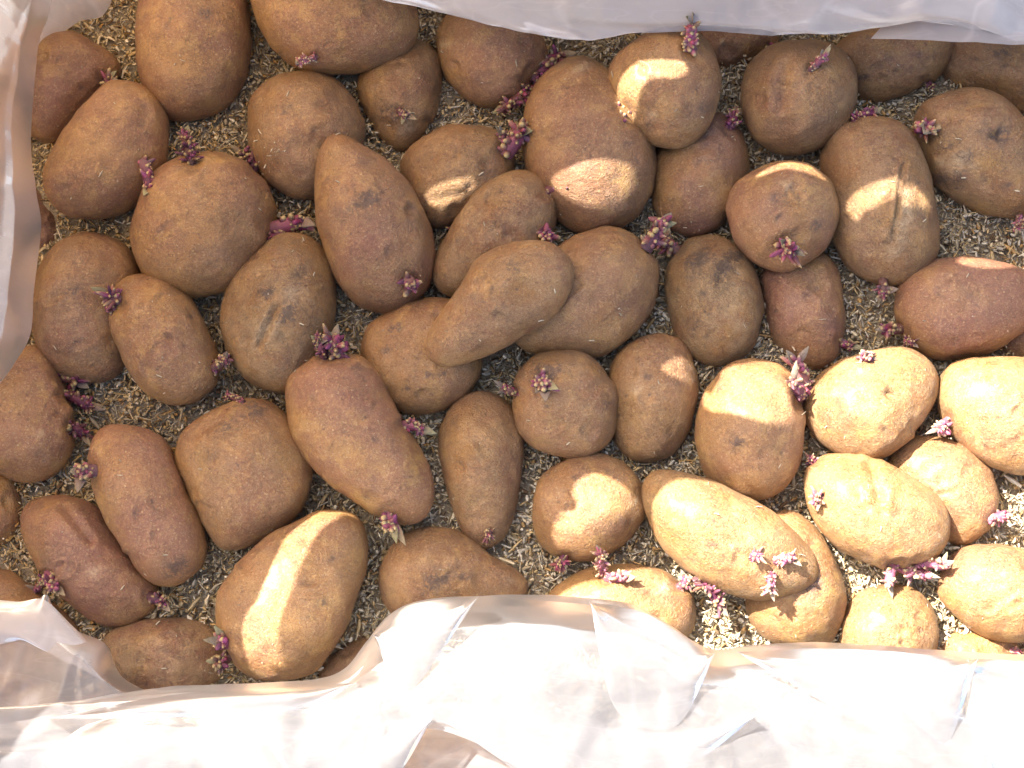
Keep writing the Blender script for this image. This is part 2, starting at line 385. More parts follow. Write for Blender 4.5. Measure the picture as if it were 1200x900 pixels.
pot('f6', 'potato just above the bottom plastic with a black smudge and a beak-like right end',
    [(510,617),(540,622),(570,645),(605,668),(622,684),(605,705),(545,725),(485,728),(452,712),(443,675),(455,645),(480,622)], 0, (0,0), (.3,0.60,.4), (('s',512,683,11),('s',545,675,6),('p',597,680,4)))
pot('f7', 'round potato with a broad patch of full sun on its face, below centre',
    [(690,532),(730,540),(755,570),(756,600),(735,635),(700,655),(665,657),(635,640),(624,605),(632,565),(655,542)], .002, (0,0), (.2,0.70,.3), (('s',733,612,4),('s',673,560,4),('p',745,588,4)))
pot('g1', 'long sunlit potato slanting down to the right with pink sprouts at its lower end',
    [(772,550),(820,560),(870,580),(915,612),(955,650),(955,685),(925,700),(885,704),(840,690),(795,660),(765,625),(754,590),(757,560)], .018, (0,0), (.1,.68,.6), (('s',832,638,4),))
pot('g2', 'flat potato with a dark rotten spot, half under the long sunlit one',
    [(910,600),(945,608),(970,642),(987,680),(988,718),(975,752),(925,757),(890,740),(872,700),(885,640)], -.002, (0,0), (.1,.6,.3), (('s',950,688,11),('s',935,690,7),('d',946,690,13,2.5),('g',935,700,930,725,4,1)))
pot('g3', 'creased two-lobed potato in full sun with a pink bud on its left tip',
    [(985,532),(1020,538),(1063,560),(1100,585),(1112,615),(1100,650),(1060,667),(1015,660),(972,632),(950,602),(943,562),(958,538)], .014, (0,0), (.1,0.85,.6), (('g',1020,545,1030,580,6,3),('g',1030,580,1034,600,5,2),('p',1100,628,4)))
pot('g4', 'rounded sunlit potato mostly behind the two-lobed one',
    [(1060,512),(1110,515),(1145,530),(1166,565),(1166,600),(1145,632),(1115,637),(1080,605),(1045,562),(1040,532)], -.001, (0,0), (.4,0.80,.3), (('g',1100,580,1120,575,3,1),))
pot('g5', 'partly sunlit potato crossed by a sprout shadow where the bottom plastic begins',
    [(641,697),(675,672),(730,661),(780,670),(810,698),(816,725),(800,752),(740,765),(680,755),(645,722)], -.002, (0,0), (.2,.65,.3), (('d',778,690,6,.8),('p',780,688,6)))
pot('g6', 'small round sunlit potato above the bottom plastic at the right',
    [(1050,685),(1083,698),(1098,733),(1092,770),(1040,792),(995,775),(983,745),(993,710),(1018,690)], 0, (0,0), (.1,.75,.5))
pot('g7', 'sunlit blushed potato at the right edge near the bottom with two pale dots',
    [(1150,637),(1200,643),(1238,670),(1238,730),(1195,755),(1142,738),(1107,707),(1103,675),(1120,648)], .008, (0,0), (.5,.72,.2), (('p',1185,718,3),('p',1136,723,3)))
pot('g8', 'sunlit cap of a small potato just above the bottom plastic at far right',
    [(1145,737),(1183,745),(1193,768),(1150,800),(1108,790),(1098,762),(1112,743)], 0, (0,0), (.1,.75,.3))
pot('h1', 'wrinkled purple-brown potato between the two plastics at lower left',
    [(200,723),(238,730),(260,752),(260,790),(235,810),(190,818),(150,805),(128,778),(122,750),(150,730)], -.002, (0,0), (.8,0.57,.7))
pot('h2', 'large smooth potato cut by the left edge under the left plastic tip',
    [(42,403),(65,430),(83,475),(87,520),(70,550),(40,564),(5,557),(-30,530),(-35,480),(-15,440),(15,418)], .004, (0,0), (.3,0.62,.1), (('p',47,508,4),))
pot('h3', 'small dark potato cut by the left edge below the large smooth one',
    [(5,555),(24,570),(28,602),(15,632),(-15,642),(-38,612),(-28,570)], 0, (0,0), (.4,0.53,.1))
pot('h4', 'red-tinged potato by the left plastic, partly covered by an oval neighbour',
    [(110,275),(145,283),(163,318),(158,370),(150,410),(138,440),(100,450),(62,436),(43,402),(41,350),(54,305),(80,280)], -.003, (0,0), (.6,.4,.4), (('s',85,340,7),))
pot('h5', 'yellowish-brown oval potato lying against the red-tinged one at left',
    [(175,322),(210,333),(235,368),(253,413),(252,450),(227,470),(190,472),(158,447),(137,405),(128,360),(145,330)], .012, (0,0), (.2,.5,.3), (('s',224,370,3),('g',222,365,228,380,3,1)))
pot('h6', 'rough potato with a pale cracked scar and dark pits left of the pear-shaped one',
    [(345,275),(375,288),(392,325),(393,370),(380,420),(360,450),(330,461),(300,455),(275,430),(262,395),(265,352),(285,313),(315,285)], .002, (0,0), (.3,.48,.7), (('g',325,360,303,405,4,2.5),('g',330,395,345,415,4,2),('s',335,368,12),('s',352,322,6),('d',352,322,6,2),('s',312,342,9),('p',310,385,12),('p',342,340,10)))
pot('h7', 'dark sliver of a potato beside the left plastic under the oval one',
    [(42,215),(62,238),(76,262),(74,288),(55,305),(30,300),(15,260),(22,225)], -.006, (0,0), (.8,.25,.1))
pot('h8', 'brown potato showing beside and through the lower left plastic',
    [(0,665),(40,688),(80,722),(95,755),(85,795),(30,805),(-30,770),(-28,695)], -.002, (0,0), (.3,.45,.2))
pot('h9', 'dim wedge of a potato between the sun-striped one and the bottom plastic',
    [(372,790),(395,757),(425,742),(455,750),(470,780),(440,820),(390,830)], -.008, (0,0), (.5,.4,.2))
pot('i1', 'potato covered by the milky bottom plastic near the left corner',
    [(60,840),(110,815),(170,825),(205,860),(190,905),(120,925),(60,905),(40,870)], -.004, (0,0), (.3,.5,.2))

pot('i2', 'potato in the dark gap between the lower plastic folds at the bottom edge',
    [(470,885),(505,848),(560,842),(620,862),(655,905),(640,950),(560,970),(480,945)], 0, (0,0), (.2,.5,.3))

pot('i3', 'brown potato seen dimly through the lower left plastic corner',
    [(-60,775),(0,762),(50,775),(75,810),(60,860),(0,885),(-60,860)], -.004, (0,0), (.4,.35,.2))

def smooth_closed(pts, n=16):
    p = np.array(pts, float); m = len(p); out = []
    for i in range(m):
        p0, p1, p2, p3 = p[i - 1], p[i], p[(i + 1) % m], p[(i + 2) % m]
        t = np.linspace(0, 1, n, endpoint=False)[:, None]
        out.append(.5 * ((2 * p1) + (-p0 + p2) * t + (2 * p0 - 5 * p1 + 4 * p2 - p3) * t ** 2 + (-p0 + 3 * p1 - 3 * p2 + p3) * t ** 3))
    return np.concatenate(out)

# owner, root px, tip px, cluster radius px, lift px, dark, pale, leaflets
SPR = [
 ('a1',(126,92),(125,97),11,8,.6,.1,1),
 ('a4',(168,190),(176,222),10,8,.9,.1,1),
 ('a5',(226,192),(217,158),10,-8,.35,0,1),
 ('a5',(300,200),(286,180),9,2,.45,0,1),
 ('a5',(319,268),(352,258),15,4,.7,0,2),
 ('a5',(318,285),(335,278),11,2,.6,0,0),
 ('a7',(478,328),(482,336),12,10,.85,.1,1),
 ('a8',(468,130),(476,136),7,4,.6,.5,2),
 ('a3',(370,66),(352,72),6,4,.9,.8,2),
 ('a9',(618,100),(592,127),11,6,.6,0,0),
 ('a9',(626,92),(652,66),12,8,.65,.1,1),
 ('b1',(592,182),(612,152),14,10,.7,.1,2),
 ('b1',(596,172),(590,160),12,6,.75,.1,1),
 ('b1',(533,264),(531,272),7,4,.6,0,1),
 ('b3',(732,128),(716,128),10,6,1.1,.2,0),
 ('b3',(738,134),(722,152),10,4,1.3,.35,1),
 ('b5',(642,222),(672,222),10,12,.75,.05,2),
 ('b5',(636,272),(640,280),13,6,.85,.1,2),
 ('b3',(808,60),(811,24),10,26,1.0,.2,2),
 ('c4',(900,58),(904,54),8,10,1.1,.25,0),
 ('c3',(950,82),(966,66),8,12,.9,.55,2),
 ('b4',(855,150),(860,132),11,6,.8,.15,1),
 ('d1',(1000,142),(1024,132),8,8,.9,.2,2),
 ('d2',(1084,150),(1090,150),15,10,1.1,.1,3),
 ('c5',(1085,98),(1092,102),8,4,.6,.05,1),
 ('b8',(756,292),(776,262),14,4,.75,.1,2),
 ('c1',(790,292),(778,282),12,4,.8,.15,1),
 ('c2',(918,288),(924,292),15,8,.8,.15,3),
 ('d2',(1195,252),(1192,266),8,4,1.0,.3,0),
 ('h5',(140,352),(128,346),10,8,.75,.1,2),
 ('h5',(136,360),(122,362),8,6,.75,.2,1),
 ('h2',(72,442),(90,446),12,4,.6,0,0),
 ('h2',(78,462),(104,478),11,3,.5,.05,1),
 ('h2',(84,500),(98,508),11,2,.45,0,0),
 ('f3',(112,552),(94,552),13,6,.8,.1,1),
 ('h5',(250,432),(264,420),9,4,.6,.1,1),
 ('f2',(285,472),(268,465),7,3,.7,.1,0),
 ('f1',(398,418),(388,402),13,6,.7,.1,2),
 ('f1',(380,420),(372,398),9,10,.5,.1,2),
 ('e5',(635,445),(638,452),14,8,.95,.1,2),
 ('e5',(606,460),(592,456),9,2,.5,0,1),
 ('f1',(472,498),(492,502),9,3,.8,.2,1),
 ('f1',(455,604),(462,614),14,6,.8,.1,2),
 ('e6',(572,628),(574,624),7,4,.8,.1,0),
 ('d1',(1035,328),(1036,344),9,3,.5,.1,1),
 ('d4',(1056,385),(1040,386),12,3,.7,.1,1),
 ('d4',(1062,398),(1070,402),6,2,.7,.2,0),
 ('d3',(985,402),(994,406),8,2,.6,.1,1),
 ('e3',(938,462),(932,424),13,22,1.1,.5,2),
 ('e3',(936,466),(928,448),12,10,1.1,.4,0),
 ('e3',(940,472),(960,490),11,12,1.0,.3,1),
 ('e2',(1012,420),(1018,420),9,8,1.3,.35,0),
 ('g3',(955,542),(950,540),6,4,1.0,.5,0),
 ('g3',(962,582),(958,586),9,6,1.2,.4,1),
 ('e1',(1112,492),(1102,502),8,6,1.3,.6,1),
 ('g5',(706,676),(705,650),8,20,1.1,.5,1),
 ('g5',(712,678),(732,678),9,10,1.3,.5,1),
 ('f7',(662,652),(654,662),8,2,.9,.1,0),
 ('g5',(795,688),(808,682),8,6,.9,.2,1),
 ('g1',(812,682),(842,710),9,2,.8,.1,1),
 ('g1',(882,652),(886,650),8,6,1.2,.4,0),
 ('g1',(910,658),(928,652),8,10,1.4,.6,1),
 ('g1',(905,672),(902,692),8,8,1.2,.5,1),
 ('g3',(1045,662),(1040,682),9,3,1.3,.4,1),
 ('g3',(1052,664),(1082,672),10,4,1.4,.5,1),
 ('g3',(1072,662),(1106,664),9,14,1.4,.6,2),
 ('g4',(1160,608),(1178,602),9,3,1.0,.3,1),
 ('f4',(58,672),(66,688),11,6,.9,.1,1),
 ('f4',(54,676),(42,692),8,3,.9,.4,1),
 ('f4',(176,698),(192,708),10,3,.6,.1,0),
 ('f5',(266,752),(262,750),14,8,.8,.15,2),
 ('f5',(264,772),(258,776),10,5,.6,.1,1),
 ('g8',(1185,762),(1195,764),6,3,1.2,.4,0),
]
NU, NV = 96, 54
TH = np.linspace(0, 2 * np.pi, NU, endpoint=False)
def build_potato(key, d):
    o2 = smooth_closed(d['pts'])
    # rough size for the height of the widest section
    c2 = o2.mean(0)
    zc = 0.034
    for it in range(2):
        W = np.array([P(x, y, zc) for x, y in o2])
        xs, ys = W[:, 0], W[:, 1]
        x2, y2 = np.roll(xs, -1), np.roll(ys, -1)
        cr = xs * y2 - x2 * ys; A = cr.sum() / 2
        cx = ((xs + x2) * cr).sum() / (6 * A); cy = ((ys + y2) * cr).sum() / (6 * A)
        dx, dy = xs - cx, ys - cy
        ang = np.arctan2(dy, dx) % (2 * np.pi); rr = np.hypot(dx, dy)
        od = np.argsort(ang); ang, rr = ang[od], rr[od]
        r = np.interp(TH, np.r_[ang - 2 * np.pi, ang, ang + 2 * np.pi], np.r_[rr, rr, rr])
        kern = np.array([1, 2, 3, 2, 1.]); kern /= kern.sum()
        r = sum(kern[j + 2] * np.roll(r, j) for j in range(-2, 3))
        # membrane inflation: u = -|x|^2/4 + harmonic part, u = 0 on the outline
        L = r.mean()
        bx, by = r * np.cos(TH) / L, r * np.sin(TH) / L
        K = 6
        zz = bx + 1j * by
        Amat = np.concatenate([[np.ones(NU)], [(zz ** k_).real for k_ in range(1, K)], [(zz ** k_).imag for k_ in range(1, K)]]).T
        co, *_ = np.linalg.lstsq(Amat, (bx ** 2 + by ** 2) / 4, rcond=None)
        def U(x, y):
            z_ = x + 1j * y
            v = co[0] + sum(co[k_] * (z_ ** k_).real for k_ in range(1, K)) + sum(co[K - 1 + k_] * (z_ ** k_).imag for k_ in range(1, K))
            return v - (x ** 2 + y ** 2) / 4
        hmax = 1.62 * math.sqrt(max(U(np.zeros(1), np.zeros(1))[0], .01)) * L
        hmax = min(hmax, .042)
        zc = hmax * .80 + d['dz']
    kk = hmax / math.sqrt(U(np.zeros(1), np.zeros(1))[0])
    phis = np.linspace(-np.pi / 2, np.pi / 2, NV + 1)[1:-1]
    V = []
    for ph in phis:
        s = math.cos(ph); se = min(s, .965)
        g_ = U(se * bx, se * by) / (1 - se ** 2)
        g_ = np.clip(g_, .02, None)
        hz = kk * np.sqrt(g_) * math.sin(ph) * (0.92 if ph < 0 else 1)
        x = cx + s * r * np.cos(TH); y = cy + s * r * np.sin(TH)
        z = zc + hz + (x - cx) * d['tilt'][0] + (y - cy) * d['tilt'][1]
        V.append(np.c_[x, y, z])
    V = np.concatenate(V)
    lo = np.array([cx, cy, zc - hmax * .92]); hi = np.array([cx, cy, zc + hmax])
    V = np.concatenate([V, [lo], [hi]])
    # outward directions
    C = np.array([cx, cy, zc])
    N = (V - C) / np.array([L, L, hmax]) ** 1.0
    N[:, 0] /= L; N[:, 1] /= L; N[:, 2] /= hmax
    N /= np.linalg.norm(N, axis=1)[:, None]
    so_ = random.uniform(0, 50)
    disp = np.zeros(len(V))
    amp = .0021
    for i, v in enumerate(V):
        q = Vector(v)
        disp[i] = amp * noise.noise(q * 38 + Vector((so_, 0, 0))) + .0009 * noise.noise(q * 75 + Vector((0, 0, so_))) + .00042 * noise.noise(q * 130 + Vector((0, so_, 0))) + .00018 * noise.noise(q * 330)
    scar = np.zeros(len(V)); pale = np.zeros(len(V))
    mm = .001; s_px = .0006
    up = V[:, 2] > zc - .004
    # projected photo position of each vertex, only used to place the marks on the skin
    rel = V - CAM
    c_, s_ = math.cos(TILT), math.sin(TILT)
    yc = rel[:, 1] * c_ + rel[:, 2] * s_; zcam = -(-rel[:, 1] * s_ + rel[:, 2] * c_)
    PX = 600 + rel[:, 0] / zcam / .72 * 1200; PY = 450 - yc / zcam / .72 * 1200
    marks = list(d['marks'])
    bbx = o2.min(0); bbs = o2.max(0) - bbx
    for (ow, rp, tp, rad, *_r) in SPR:
        if ow == key: marks.append(('e', rp[0], rp[1], rad * .8, 1.6, random.uniform(0, 6.28)))
    for _ in range(4):
        marks.append(('e', bbx[0] + bbs[0] * random.uniform(.15, .85), bbx[1] + bbs[1] * random.uniform(.15, .85), random.uniform(3.5, 6), random.uniform(.9, 1.6), random.uniform(0, 6.28)))
    for _ in range(5):
        ex, ey = bbx[0] + bbs[0] * random.uniform(.15, .85), bbx[1] + bbs[1] * random.uniform(.15, .85)
        marks.append(('d', ex, ey, random.uniform(4, 9), random.uniform(.5, 1.3)))
        if random.random() < .4: marks.append(('s', ex, ey, random.uniform(1.2, 2.2)))
    wob = np.array([1 + .7 * noise.noise(Vector(v) * 160) for v in V])
    for m in marks:
        if m[0] == 'e':
            # an eye: a small pit under a curved brow
            ca_, sa_ = math.cos(m[5]), math.sin(m[5])
            lu = (PX - m[1]) * ca_ + (PY - m[2]) * sa_; lv = -(PX - m[1]) * sa_ + (PY - m[2]) * ca_
            dd = np.hypot(lu / 1.5, lv) / m[3]
            disp -= up * m[4] * mm * np.exp(-dd ** 2)
            side_ = 1 / (1 + np.exp(-lv / (m[3] * .3)))
            disp += up * .7 * m[4] * mm * np.exp(-((dd - 1.5) / .5) ** 2) * side_
            scar = np.maximum(scar, up * .75 * np.exp(-((dd - .75) / .3) ** 2) * side_)
        elif m[0] == 'g':
            _, x0, y0, x1, y1, w, dep = m
            e = np.array([x1 - x0, y1 - y0], float); ll = e @ e
            t = np.clip(((PX - x0) * e[0] + (PY - y0) * e[1]) / ll, 0, 1)
            dist = np.hypot(PX - x0 - t * e[0], PY - y0 - t * e[1])
            disp -= up * dep * mm * np.exp(-(dist / w) ** 2)
            disp += up * .35 * dep * mm * np.exp(-((dist - 2.2 * w) / w) ** 2)
        else:
            dist = np.hypot((PX - m[1]) * .8 + (PY - m[2]) * .25, PY - m[2]) * wob; gss = np.exp(-(dist / m[3]) ** 2) * up
            if m[0] == 'd':
                disp -= m[4] * mm * gss
            elif m[0] == 's':
                scar = np.maximum(scar, np.clip(gss * (1.3 if m[3] < 9 else 1.6), 0, 1.0 if m[3] < 9 else 1.45))
            else:
                pale = np.maximum(pale, gss)
    V = V + N * disp[:, None]
    nr = NV - 1
    F = []
    for j in range(nr - 1):
        for i in range(NU):
            i2 = (i + 1) % NU
            F.append((j * NU + i, j * NU + i2, (j + 1) * NU + i2, (j + 1) * NU + i))
    b, t = nr * NU, nr * NU + 1
    for i in range(NU):
        F.append((b, (i + 1) % NU, i))
        F.append((t, (nr - 1) * NU + i, (nr - 1) * NU + (i + 1) % NU))
    d.update(V=V, F=F, C=C, base=lo, hmax=hmax, scar=scar, pale=pale, r=r, cxy=(cx, cy))
    d['bvh'] = BVHTree.FromPolygons([tuple(v) for v in V], F)

for key, d in POT.items():
    build_potato(key, d)

# ------------------------------------------------------------------ sprouts
PURPLE = [(0.20, 0.030, 0.085), (0.30, 0.045, 0.125), (0.12, 0.022, 0.06), (0.38, 0.09, 0.15), (.27, .11, .09)]
TIP = (0.62, 0.46, 0.20)
TAN = [(0.40, 0.32, 0.18), (0.36, 0.30, 0.20), (0.34, 0.33, 0.17), (0.30, 0.24, 0.17)]

def cone_tube(V, F, Cc, pts, rads, cols, n=6):
    """tube with rounded end through pts"""
    b0 = len(V)
    pts = [Vector(p) for p in pts]
    for i, p in enumerate(pts):
        t = (pts[min(i + 1, len(pts) - 1)] - pts[max(i - 1, 0)]).normalized()
        a = t.orthogonal().normalized(); b = t.cross(a)
        for k in range(n):
            w = 2 * math.pi * k / n
            V.append(tuple(p + (a * math.cos(w) + b * math.sin(w)) * rads[i])); Cc.append(cols[i])
    for i in range(len(pts) - 1):
        for k in range(n):
            k2 = (k + 1) % n
            F.append((b0 + i * n + k, b0 + i * n + k2, b0 + (i + 1) * n + k2, b0 + (i + 1) * n + k))
    tipi = len(V); V.append(tuple(pts[-1] + (pts[-1] - pts[-2]).normalized() * rads[-1] * .8)); Cc.append(cols[-1])
    for k in range(n):
        F.append((b0 + (len(pts) - 1) * n + k, b0 + (len(pts) - 1) * n + (k + 1) % n, tipi))

def lerp(a, b, t): return tuple(x * (1 - t) + y * t for x, y in zip(a, b))

def make_sprout(parent, org, root, tip, size, dark=1.0, pale=0.0, leaves=1, nrm=Vector((0, 0, 1))):
    """knobbly purple potato sprout from root to tip (world), size = cluster radius in m"""
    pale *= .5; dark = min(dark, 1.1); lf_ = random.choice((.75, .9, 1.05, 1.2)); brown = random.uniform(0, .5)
    size *= random.uniform(.95, 1.15)
    V, F, Cc = [], [], []
    ax = tip - root; L = max(ax.length, size * .5)
    axd = ax.normalized() if ax.length > 1e-5 else nrm
    mid = root + ax * .5 + nrm * size * .25
    stem = [root - nrm * .003, root, mid, tip]
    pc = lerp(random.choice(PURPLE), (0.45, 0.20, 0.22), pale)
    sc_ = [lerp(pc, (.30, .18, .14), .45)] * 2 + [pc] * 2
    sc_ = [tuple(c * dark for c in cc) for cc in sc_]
    cone_tube(V, F, Cc, stem, [size * .42, size * .40, size * .44, size * .34], sc_, 8)
    nk = int(24 + 24 * L / size)
    for q in range(min(nk, 90)):
        t = random.uniform(.05, 1.05)
        o = root + ax * t + nrm * size * .25 * math.sin(t * 3)
        dv = Vector((random.gauss(0, 1), random.gauss(0, 1), random.gauss(0, 1)))
        dv = (dv.normalized() + nrm * .35 + axd * .35 * (t - .2))
        dv.normalize()
        ln = lf_ * size * random.choice((.25, .35, .4, .5, .6, .85)) * random.uniform(.85, 1.15); rd = size * random.uniform(.11, .20)
        o2_ = o + dv * size * .18
        blunt = random.random() < .62
        if blunt: ln *= .72
        bend = Vector((random.uniform(-1, 1), random.uniform(-1, 1), random.uniform(-1, 1))) * ln * .18
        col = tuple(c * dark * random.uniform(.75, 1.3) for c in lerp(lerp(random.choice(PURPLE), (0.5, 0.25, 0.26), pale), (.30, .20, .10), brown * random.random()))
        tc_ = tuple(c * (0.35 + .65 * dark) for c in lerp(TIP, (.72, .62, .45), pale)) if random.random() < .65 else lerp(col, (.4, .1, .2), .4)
        cone_tube(V, F, Cc, [o2_, o2_ + dv * ln * .45 + bend * .4, o2_ + dv * ln * .8 + bend * .8, o2_ + dv * ln + bend],
                  [rd, rd * 1.1, rd * (1.05 if blunt else .75), rd * (.62 if blunt else .22)], [col, col, lerp(col, tc_, .25), tc_], 6)
    ob = mesh_obj('sprout', np.array(V) - np.array(org), F, SPROUT, parent, attrs={'tint': Cc})
    # pointed dry leaflets
    for q in range(leaves + (random.random() < .5)):
        lv, lf, lc = [], [], []
        dv = (axd + Vector((random.gauss(0, .7), random.gauss(0, .7), random.gauss(0, .35))) + nrm * .2).normalized()
        st = tip - axd * size * .2
        ln = size * random.uniform(.9, 1.7); wd = size * random.uniform(.20, .34)
        side = dv.cross(Vector((0, 0, 1)));
        side = side.normalized() if side.length > .1 else Vector((1, 0, 0))
        u_ = side.cross(dv)
        c0 = random.choice(TAN); c0 = lerp(c0, (.65, .55, .38), pale * .6)
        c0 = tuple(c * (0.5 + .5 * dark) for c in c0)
        prof = [(0, .35), (.25, .9), (.5, 1), (.75, .65), (1, .06)]
        for zoff in (0, 1):
            for (t, w) in prof:
                cen = st + dv * ln * t + u_ * (math.sin(t * 2.5) * ln * .12 - zoff * size * .05)
                for sgn in (-1, 0, 1):
                    lv.append(tuple(cen + side * sgn * wd * w + u_ * (-(sgn == 0)) * wd * .45 * w)); lc.append(lerp(c0, (.2, .05, .08), .5 * (1 - t)))
        for i in range(4):
            for s in (0, 1):
                a = i * 3 + s
                lf.append((a, a + 1, a + 4, a + 3)); lf.append((15 + a, 15 + a + 3, 15 + a + 4, 15 + a + 1))
            lf.append((i * 3, i * 3 + 3, 18 + i * 3, 15 + i * 3)); lf.append((i * 3 + 2, 17 + i * 3, 20 + i * 3, 5 + i * 3))
        mesh_obj('leaflet', np.array(lv) - np.array(org), lf, LEAF, ob, attrs={'tint': lc})
    return ob

GROUP = 'sprouting seed potatoes laid out in the sawdust'
for key, d in POT.items():
    mine = [s for s in SPR if s[0] == key]
    r3, g3, b3 = d['col']
    jit = random.uniform(-.05, .05)
    attrs = {'scar': d['scar'], 'pale': d['pale']}
    if not mine:
        o = mesh_obj('potato', d['V'], d['F'], SKIN, loc=d['base'], attrs=attrs)
        o.color = (r3, g3 + jit, b3, 1)
        tag(o, d['label'], 'potato', GROUP)
        continue
    e = bpy.data.objects.new('potato', None)
    e.empty_display_size = .02
    COL.objects.link(e)
    e.location = d['base']
    tag(e, d['label'], 'potato', GROUP)
    o = mesh_obj('tuber', d['V'] - d['base'], d['F'], SKIN, e, attrs=attrs)
    o.color = (r3, g3 + jit, b3, 1)
    for (_, rp, tp, rad, lift, dark, pale, nl) in mine:
        dr = Vector(ray(*rp)).normalized()
        hit, nn, _i, _d = d['bvh'].ray_cast(Vector(CAM), dr)
        if hit is None:
            q = Vector(P(rp[0], rp[1], d['C'][2]))
            hit, nn, _i, _d = d['bvh'].find_nearest(q)
        # the tip: at the photo's place, raised above the skin there
        tz = hit.z + lift * .0006
        th = None
        for _k in range(3):
            tpw = Vector(P(tp[0], tp[1], tz))
            h2, n2, _i, _d = d['bvh'].ray_cast(Vector((tpw.x, tpw.y, .4)), Vector((0, 0, -1)))
            if h2 is not None: tz = h2.z + lift * .0006
        nn = Vector(nn)
        if nn.z < 0: nn = -nn
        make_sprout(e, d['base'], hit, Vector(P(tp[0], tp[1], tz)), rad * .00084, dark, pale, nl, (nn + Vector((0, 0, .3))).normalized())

# ------------------------------------------------------------------ wood chips (nobody could count them)
def chips(name, pos, size, ang, pitch, cols, label, kindtag='stuff'):
    n = len(pos)
    Lh, Wh, Th = size[:, 0] / 2, size[:, 1] / 2, size[:, 2] / 2
    ca, sa = np.cos(ang), np.sin(ang); cp, sp = np.cos(pitch), np.sin(pitch)
    A = np.c_[ca * cp, sa * cp, sp]
    B = np.c_[-sa, ca, np.zeros(n)]
    rl = rng.uniform(-.5, .5, n)[:, None]
    Cn = np.cross(A, B)
    B, Cn = B * np.cos(rl) + Cn * np.sin(rl), Cn * np.cos(rl) - B * np.sin(rl)
    bend = (rng.uniform(-.25, .45, n) * Lh)[:, None]
    verts = []
    # three cross-sections of a flake, the middle one bowed
    for t, w, bb in ((-1, .7, 0), (0, 1, 1), (1, .5, 0)):
        for s, u in ((-1, 0), (1, 0), (0, 1)):
            verts.append(pos + A * (t * Lh)[:, None] + B * (s * Wh * w)[:, None] + Cn * (u * Th * 2)[:, None] + Cn * bend * bb)
    V = np.stack(verts, 1).reshape(-1, 3)
    f = []
    for k in (0, 3):
        for a, b in ((0, 1), (1, 2), (2, 0)):
            f.append((k + a, k + b, k + 3 + b, k + 3 + a))
    f = np.array(f)
    F = (np.arange(n)[:, None, None] * 9 + f[None]).reshape(-1, 4)
    C = np.repeat(cols, 9, 0)
    o = mesh_obj(name, V, F, CHIP, smooth=False, attrs={'tint': C})
    tag(o, label, kind=kindtag)
    return o

def covered(x, y):
    m = np.zeros(len(x), bool)
    for d in POT.values():
        cx, cy = d['cxy']
        dx, dy = x - cx, y - cy
        rr = np.hypot(dx, dy); a = np.arctan2(dy, dx) % (2 * np.pi)
        lim = np.interp(a, np.r_[TH, 2 * np.pi], np.r_[d['r'], d['r'][0]])
        m |= rr < lim * .86
    return m
def chip_cols(n, x):
    pal = np.array([(.50, .37, .18), (.58, .48, .30), (.46, .37, .23), (.45, .28, .11), (.72, .64, .47), (.16, .10, .05), (.54, .48, .36)])
    w = np.array([.18, .2, .15, .08, .14, .06, .19])
    c = pal[rng.choice(len(pal), n, p=w)]
    # warmer shavings towards the left of the box
    warm = np.clip((-.05 - x) / .3, 0, 1)[:, None] * rng.uniform(0, 1, (n, 1))
    c = c * (1 - warm * np.array([[.14, .28, .52]]))
    return c * rng.uniform(.95, 1.5, (n, 1))
N0 = 150000
x = rng.uniform(X0 + .02, X1 - .02, N0); y = rng.uniform(Y0 + .01, Y1 - .01, N0)
keep = ~covered(x, y); x, y = x[keep][:56000], y[keep][:56000]
n = len(x)
z = np.array([bed_height(a, b) for a, b in zip(x, y)]) + np.abs(rng.normal(0, .0028, n)) + .0004
kind = rng.random(n)
clump = np.array([noise.noise(Vector((a * 55, b * 55, 9))) for a, b in zip(x, y)])
z += np.clip(clump, 0, 1) * .005
Ls = np.where(kind < .6, rng.uniform(.0020, .0048, n), np.where(kind < .93, rng.uniform(.004, .0080, n), rng.uniform(.006, .014, n)))
Ws = np.where(kind < .6, rng.uniform(.0012, .0040, n), np.where(kind < .93, rng.uniform(.0007, .0018, n), rng.uniform(.0006, .0042, n)))
tiny = rng.random(n) < .35; Ls = np.where(tiny, Ls * .45, Ls); Ws = np.where(tiny, Ws * .5, Ws)
chips('wood_shavings', np.c_[x, y, z], np.c_[Ls, Ws, rng.uniform(.0003, .0006, n)], rng.uniform(0, 2 * np.pi, n), rng.normal(0, .5, n), chip_cols(n, x),
      'loose pale sawdust and wood shavings filling the gaps between the potatoes')

# splinters lying on the potatoes
allV = np.concatenate([d['V'] for d in POT.values()]); off = 0; allF = []
for d in POT.values():
    allF += [tuple(i + off for i in f) for f in d['F']]; off += len(d['V'])
ALL = BVHTree.FromPolygons([tuple(v) for v in allV], allF)
sp = []
for (cx_, cy_, sd, cnt) in ((320,170,12,12),(325,180,6,6),(205,118,2,1),(475,60,20,4),(475,140,8,5),(310,205,8,5),(620,70,10,3),(728,365,4,2),(590,345,3,1),(635,375,2,2),(500,335,6,4),
                            (800,260,20,8),(370,315,4,2),(260,150,10,3),(225,100,30,2),(350,290,6,3),(1050,30,1,0),(1116,120,3,1),(835,565,4,1),(620,490,2,1),(1000,560,60,4),(745,590,3,2),(300,500,3,1)):
    for _ in range(cnt): sp.append((random.gauss(cx_, sd), random.gauss(cy_, sd)))
for _ in range(240): sp.append((random.uniform(60, 1200), random.uniform(60, 790)))
pos, nr_ = [], []
for (a, b) in sp:
    h, nn, _i, _d = ALL.ray_cast(Vector(CAM), Vector(ray(a, b)).normalized())
    if h is not None and nn.z > .35:
        pos.append(tuple(h + nn * .0004))
pos = np.array(pos); n = len(pos)
big = rng.random(n) < .25
